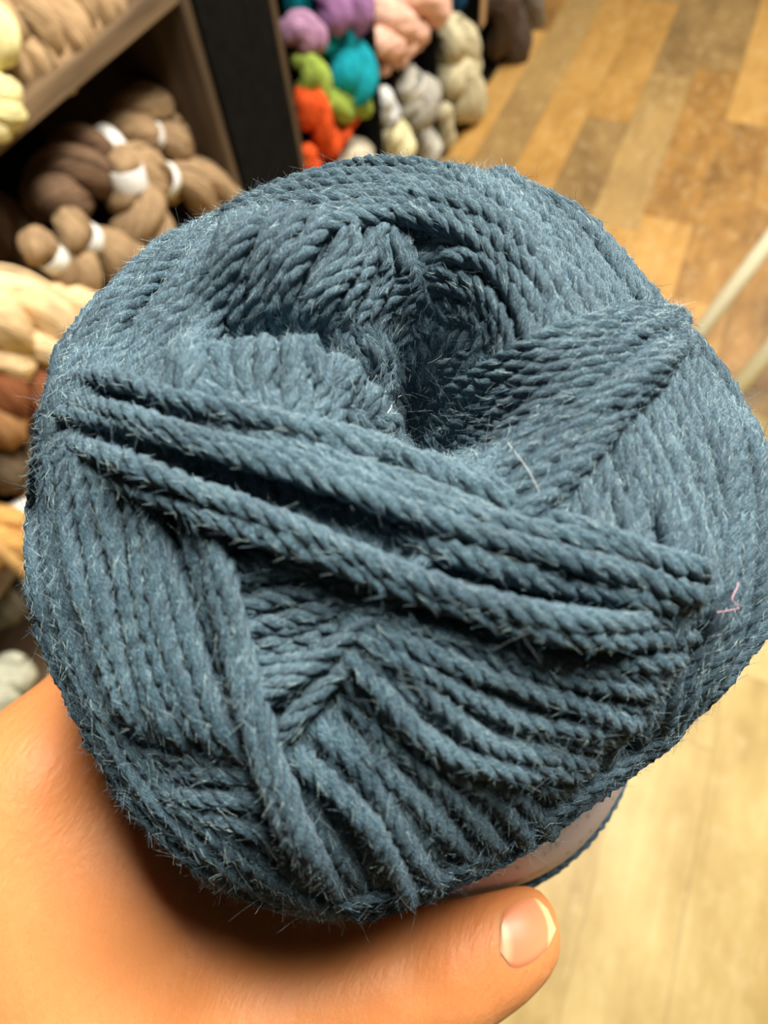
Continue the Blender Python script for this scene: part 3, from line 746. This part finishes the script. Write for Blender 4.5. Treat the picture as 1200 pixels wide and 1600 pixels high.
def mat_label():
    m, nt, b = nodes('lilac_grey_paper')
    g = N(nt, 'ShaderNodeTexCoord')
    sp = N(nt, 'ShaderNodeSeparateXYZ'); nt.links.new(g.outputs['UV'], sp.inputs[0])
    # rows of tiny unreadable print
    row = mth(nt, 'FRACT', mth(nt, 'MULTIPLY', sp.outputs[1], 9.0))
    inrow = mth(nt, 'MULTIPLY', mth(nt, 'GREATER_THAN', row, 0.35), mth(nt, 'LESS_THAN', row, 0.62))
    br = noise(nt, mapping(nt, g.outputs['UV'], (260, 9, 1)), 1.0, 1)
    ink = mth(nt, 'MULTIPLY', inrow, mth(nt, 'GREATER_THAN', br, 0.55))
    mx = N(nt, 'ShaderNodeMix', data_type='RGBA'); nt.links.new(mth(nt, 'MULTIPLY', ink, .45), mx.inputs[0])
    mx.inputs[6].default_value = (0.62, 0.53, 0.56, 1); mx.inputs[7].default_value = (0.22, 0.20, 0.24, 1)
    nt.links.new(mx.outputs[2], b.inputs['Base Color']); b.inputs['Roughness'].default_value = .55
    return m
lab = ringsurf('paper_label', [(-.001, .0455), (-.0013, .0458), (.0, .0461), (.008, .0461), (.018, .0456), (.034, .0440), (.0345, .0436), (.018, .0452), (.0, .0456), (-.001, .0453)], mat_label())
ringsurf('inner_core', [(-.034, .001), (-.030, .018), (-.020, .034), (-.010, .041), (.0, .0445), (.018, .0445), (.030, .0425), (.034, .001)], bpy.data.materials['inner_blue'])
lab['label'] = 'lilac grey paper label with small print'
rear = Strands()
for i in range(16):
    a = np.linspace(0, 2 * np.pi, 260); s = -.0035 - .0021 * i; r = .0442 * math.sqrt(max(.02, 1 - (max(0, i - 2) / 15) ** 2.2)) 
    s0 = s + .001 * np.sin(a + i)
    P = E_ + LA * s0[:, None] + r * (np.cos(a)[:, None] * l1 + np.sin(a)[:, None] * l2)
    rear.add(P, sides=6)
make_strands(rear, 'rear_windings')

# ------------------------------------------------------------------ hand (signed distance field -> one continuous mesh)
prims = []
def cone(a, b, ra, rb, k=0.006): prims.append(('c', np.array(a, float), np.array(b, float), ra, rb, k))
TT = cp(806, 1452, .1175); TI = cp(700, 1502, .1165); TM = np.array([-.024, -.0900, -.1150]); TC = np.array([-.066, -.115, -.120])
WR = np.array([-.108, -.135, -.150])
MCP = [np.array(p) for p in ((-.0655, -.0500, -.128), (-.066, -.060, -.147), (-.060, -.070, -.165), (-.052, -.080, -.180))]
PIP = [np.array(p) for p in ((-.0500, -.0200, -.153), (-.050, -.028, -.176), (-.045, -.040, -.194), (-.036, -.057, -.204))]
DIP = [np.array(p) for p in ((-.0370, .0020, -.162), (-.036, -.006, -.182), (-.030, -.020, -.198), (-.022, -.044, -.209))]
TIP = [np.array(p) for p in ((-.0190, .0160, -.166), (-.018, .008, -.185), (-.013, -.008, -.199), (-.007, -.034, -.209))]
RD = [(.0115, .0098, .0082, .0072), (.0115, .0100, .0084, .0074), (.0110, .0095, .0080, .0070), (.0100, .0084, .0070, .0062)]
for m_, p_, d_, t_, r_ in zip(MCP, PIP, DIP, TIP, RD):
    cone(m_, p_, r_[0], r_[1], .004); cone(p_, d_, r_[1], r_[2], .0025); cone(d_, t_, r_[2], r_[3], .0025)
for i, m_ in enumerate(MCP):
    w_ = WR + np.array([.004, .004, .006]) * (1.5 - i)
    cone(m_, w_, .0125, .017, .008)
cone(TC, TM, .0190, .0150, .008); cone(TM, TI, .0145, .0108, .005); cone(TI, cp(775, 1466, .1172), .0108, .0096, .004); cone(cp(775, 1466, .1172), TT, .0092, .0078, .004)
cone(WR, TC, .022, .019, .010)
# web between thumb and index
cone(TM + [.006, .006, -.005], (TM + MCP[0]) / 2 + [.002, -.001, -.001], .0085, .0110, .010)
cone((TM + MCP[0]) / 2 + [.002, -.001, -.001], MCP[0] + [.002, -.004, .003], .0110, .0115, .010)
cone(MCP[0] + [-.012, -.018, .004], TC + [.006, .012, -.004], .016, .018, .012)
cone(MCP[0] + [-.006, -.010, .004], (TM + TC) / 2 + [-.006, .010, -.004], .013, .016, .012)
# forearm
cone(WR, WR + np.array([-.10, -.13, -.05]), .025, .034, .012)
vox = 0.0016
lo = np.array([-.235, -.300, -.240]); hi = np.array([.042, .040, -.085])
nx, ny, nz = ((hi - lo) / vox).astype(int)
gx, gy, gz = (lo[0] + vox * np.arange(nx)).astype(np.float32), (lo[1] + vox * np.arange(ny)).astype(np.float32), (lo[2] + vox * np.arange(nz)).astype(np.float32)
G = np.stack(np.meshgrid(gx, gy, gz, indexing='ij'), -1)
D = np.full(G.shape[:3], 1.0, np.float32)
for _, a_, b_, ra, rb, k in prims:
    ba = (b_ - a_).astype(np.float32); pa = G - a_.astype(np.float32)
    h = np.clip((pa @ ba) / (ba @ ba), 0, 1)
    dist = np.linalg.norm(pa - h[..., None] * ba, axis=-1) - (ra + (rb - ra) * h)
    hh = np.clip(0.5 + 0.5 * (D - dist) / k, 0, 1)
    D = D * (1 - hh) + dist * hh - k * hh * (1 - hh)
def groove(a_, b_, r, k=.003):
    global D
    a_ = np.array(a_); b_ = np.array(b_); ba = (b_ - a_).astype(np.float32); pa = G - a_.astype(np.float32)
    h = np.clip((pa @ ba) / (ba @ ba), 0, 1); dist = np.linalg.norm(pa - h[..., None] * ba, axis=-1) - r
    q = -dist; hh = np.clip(0.5 - 0.5 * (D - q) / k, 0, 1)
    D = D * (1 - hh) + q * hh + k * hh * (1 - hh)
GROOVES = True
if GROOVES:
    pass
# the skin yields where it presses on the ball and on the label
def smax(q, k):
    global D
    hh = np.clip(0.5 - 0.5 * (D - q) / k, 0, 1)
    D = D * (1 - hh) + q * hh + k * hh * (1 - hh)
rel = G - C.astype(np.float32); rl = np.linalg.norm(rel, axis=-1) + 1e-9
msk = rl < .075
q = np.full(D.shape, -1.0, np.float32)
q[msk] = -(rl[msk] - (rho0((rel[msk] / rl[msk][:, None]).astype(float)) - .0005))
smax(q, .002)
rel = G - E_.astype(np.float32); ax = rel @ LA.astype(np.float32); la = np.linalg.norm(rel - ax[..., None] * LA.astype(np.float32), axis=-1)
q = -np.maximum(la - .0464, np.abs(ax + .005) - .040)
smax(q.astype(np.float32), .002)

def surface_nets(D, lo, vox):
    s = D < 0
    c = [s[i:s.shape[0] - 1 + i, j:s.shape[1] - 1 + j, k:s.shape[2] - 1 + k] for i in (0, 1) for j in (0, 1) for k in (0, 1)]
    cnt = sum(x.astype(np.int8) for x in c); act = (cnt > 0) & (cnt < 8)
    idx = np.full(act.shape, -1, np.int64); ii = np.argwhere(act); idx[act] = np.arange(len(ii))
    val = lambda o: D[ii[:, 0] + o[0], ii[:, 1] + o[1], ii[:, 2] + o[2]]
    acc = np.zeros((len(ii), 3)); n = np.zeros(len(ii))
    cs = [(i, j, k) for i in (0, 1) for j in (0, 1) for k in (0, 1)]
    for a in cs:
        for ax_ in range(3):
            if a[ax_]: continue
            b = list(a); b[ax_] = 1; va, vb = val(a), val(b); cr = (va < 0) != (vb < 0)
            t = np.where(cr, va / (va - vb + 1e-20), 0)
            p = np.tile(np.array(a, float), (len(ii), 1)); p[:, ax_] = t
            acc[cr] += p[cr]; n[cr] += 1
    V = lo + vox * (ii + acc / n[:, None])
    F = []
    for ax_ in range(3):
        o1, o2 = [(1, 2), (2, 0), (0, 1)][ax_]
        sl0 = [slice(1, -1)] * 3; sl0[ax_] = slice(0, -1); sl1 = list(sl0); sl1[ax_] = slice(1, None)
        a, b = s[tuple(sl0)], s[tuple(sl1)]
        e = np.argwhere(a != b); 
        flip = a[tuple(e.T)]
        off = np.array([1, 1, 1]); off[ax_] = 0; e = e + off
        def q_(d1, d2):
            g = e.copy(); g[:, o1] -= d1; g[:, o2] -= d2; return idx[tuple(g.T)]
        f = np.stack([q_(0, 0), q_(1, 0), q_(1, 1), q_(0, 1)], 1)
        f[~flip] = f[~flip][:, ::-1]
        F.append(f)
    F = np.concatenate(F); F = F[(F >= 0).all(1)]
    return V, F
def interpD(p):
    g = (p - lo) / vox; i = np.clip(np.floor(g).astype(int), 0, np.array(D.shape) - 2); f = np.clip(g - i, 0, 1); r = 0
    for a in (0, 1):
        for b in (0, 1):
            for c in (0, 1):
                w_ = (f[:, 0] if a else 1 - f[:, 0]) * (f[:, 1] if b else 1 - f[:, 1]) * (f[:, 2] if c else 1 - f[:, 2])
                r = r + w_ * D[i[:, 0] + a, i[:, 1] + b, i[:, 2] + c]
    return r
def carve(px, amp, sg, m=30):
    global D
    p = skin_hit(smooth_poly(px, m)); d2 = np.full(D.shape, 1e9, np.float32)
    for q_ in p:
        d2 = np.minimum(d2, ((G - q_.astype(np.float32)) ** 2).sum(-1))
    D = D + amp * np.exp(-d2 / (2 * sg * sg))
def skin_hit(px):
    rd = np.stack([(px[:, 0] - 600) / FPX, (800 - px[:, 1]) / FPX, -np.ones(len(px))], 1)
    ts = np.linspace(.098, .125, 120); out = np.zeros(len(px)); 
    val = np.array([interpD(rd * t) for t in ts]).T
    neg = val < 0; i = np.where(neg.any(1), neg.argmax(1), val.argmin(1)); i0 = np.clip(i - 1, 0, None); r = np.arange(len(px))
    f = np.where(neg.any(1), val[r, i0] / (val[r, i0] - val[r, i] + 1e-12), 1.)
    return rd * (ts[i0] + (ts[i] - ts[i0]) * f)[:, None]
carve([(120,1270),(200,1365),(300,1425),(430,1462),(540,1462)], .0006, .0040)
carve([(400,1462),(480,1466),(570,1452)], .0016, .0017)
for x_ in (622, 640, 660):
    carve([(x_, 1475), (x_ + 6, 1510), (x_ + 16, 1560)], .0005, .0015, 14)
V, F = surface_nets(D, lo, vox)
HLOC = c2w(WR)
hand = link('hand', mesh_np('hand', cam_to_obj(V, HLOC), F), M_SKIN)
hand.location = HLOC
tag(hand, 'bare hand holding the blue yarn ball from below, thumb pointing right', 'hand')
sm = hand.modifiers.new('smooth', 'SMOOTH'); sm.factor = .6; sm.iterations = 6
ss = hand.modifiers.new('sub', 'SUBSURF'); ss.levels = 1; ss.render_levels = 1

# thumb nail: a curved plate laid on the skin
def nail_patch(name, top, bot, mat, lift=.0004, m=22, n=22, parent=None):
    A = smooth_poly(top, m); B = smooth_poly(bot, m)
    t = np.linspace(0, 1, n)
    px = (A[:, None, :] * (1 - t[None, :, None]) + B[:, None, :] * t[None, :, None])
    P = skin_hit(px.reshape(-1, 2)).reshape(m, n, 3)
    for _ in range(3):
        P[1:-1, 1:-1] = (P[:-2, 1:-1] + P[2:, 1:-1] + P[1:-1, :-2] + P[1:-1, 2:]) / 4
    nr = P - (TI + TT) / 2; nr -= np.outer((nr.reshape(-1, 3) @ (TT - TI)), (TT - TI)).reshape(P.shape) / ((TT - TI) @ (TT - TI)); nr /= np.linalg.norm(nr, axis=2)[..., None]
    ed = np.minimum(np.minimum(np.arange(m), m - 1 - np.arange(m))[:, None], np.minimum(np.arange(n), n - 1 - np.arange(n))[None, :])
    up = lift * np.clip(ed / 2.0, -0.0, 1) - .0001 * (ed == 0)
    V = (P + nr * up[..., None]).reshape(-1, 3)
    V2 = V - nr.reshape(-1, 3) * .0004
    i = np.arange(m - 1)[:, None]; j = np.arange(n - 1)[None, :]
    F = np.stack([i * n + j, i * n + j + 1, (i + 1) * n + j + 1, (i + 1) * n + j], -1).reshape(-1, 4)
    F2 = F[:, ::-1] + m * n
    uv = np.array([(a_ / (m - 1), b_ / (n - 1)) for a_ in range(m) for b_ in range(n)])
    return link(name, mesh_np(name, cam_to_obj(np.concatenate([V, V2]), HLOC), np.concatenate([F, F2]), np.concatenate([uv, uv])), mat, hand)
def mat_nail():
    m, nt, b = nodes('nail')
    g = N(nt, 'ShaderNodeTexCoord'); sp = N(nt, 'ShaderNodeSeparateXYZ'); nt.links.new(g.outputs['UV'], sp.inputs[0])
    x = mth(nt, 'ADD', sp.outputs[0], mth(nt, 'MULTIPLY', mth(nt, 'POWER', mth(nt, 'ABSOLUTE', mth(nt, 'SUBTRACT', sp.outputs[1], .5)), 2.0), .5))
    c = ramp(nt, x, [(0.0, (0.68, 0.37, 0.21)), (0.22, (0.68, 0.37, 0.21)), (0.34, (0.62, 0.22, 0.11)), (0.84, (0.64, 0.26, 0.13)), (0.90, (0.78, 0.55, 0.28)), (1.0, (0.80, 0.60, 0.33))])
    nt.links.new(c, b.inputs['Base Color']); b.inputs['Roughness'].default_value = .42
    b.inputs['Subsurface Weight'].default_value = .2; b.inputs['Subsurface Scale'].default_value = .002; b.inputs['Subsurface Radius'].default_value = (1, .4, .2)
    return m
nl = nail_patch('thumbnail', [(781,1452),(788,1424),(808,1408),(836,1403),(856,1420)], [(781,1488),(800,1512),(835,1502),(858,1478),(869,1452)], mat_nail(), lift=.00025)
nl['label'] = 'pink thumbnail with a pale tip'
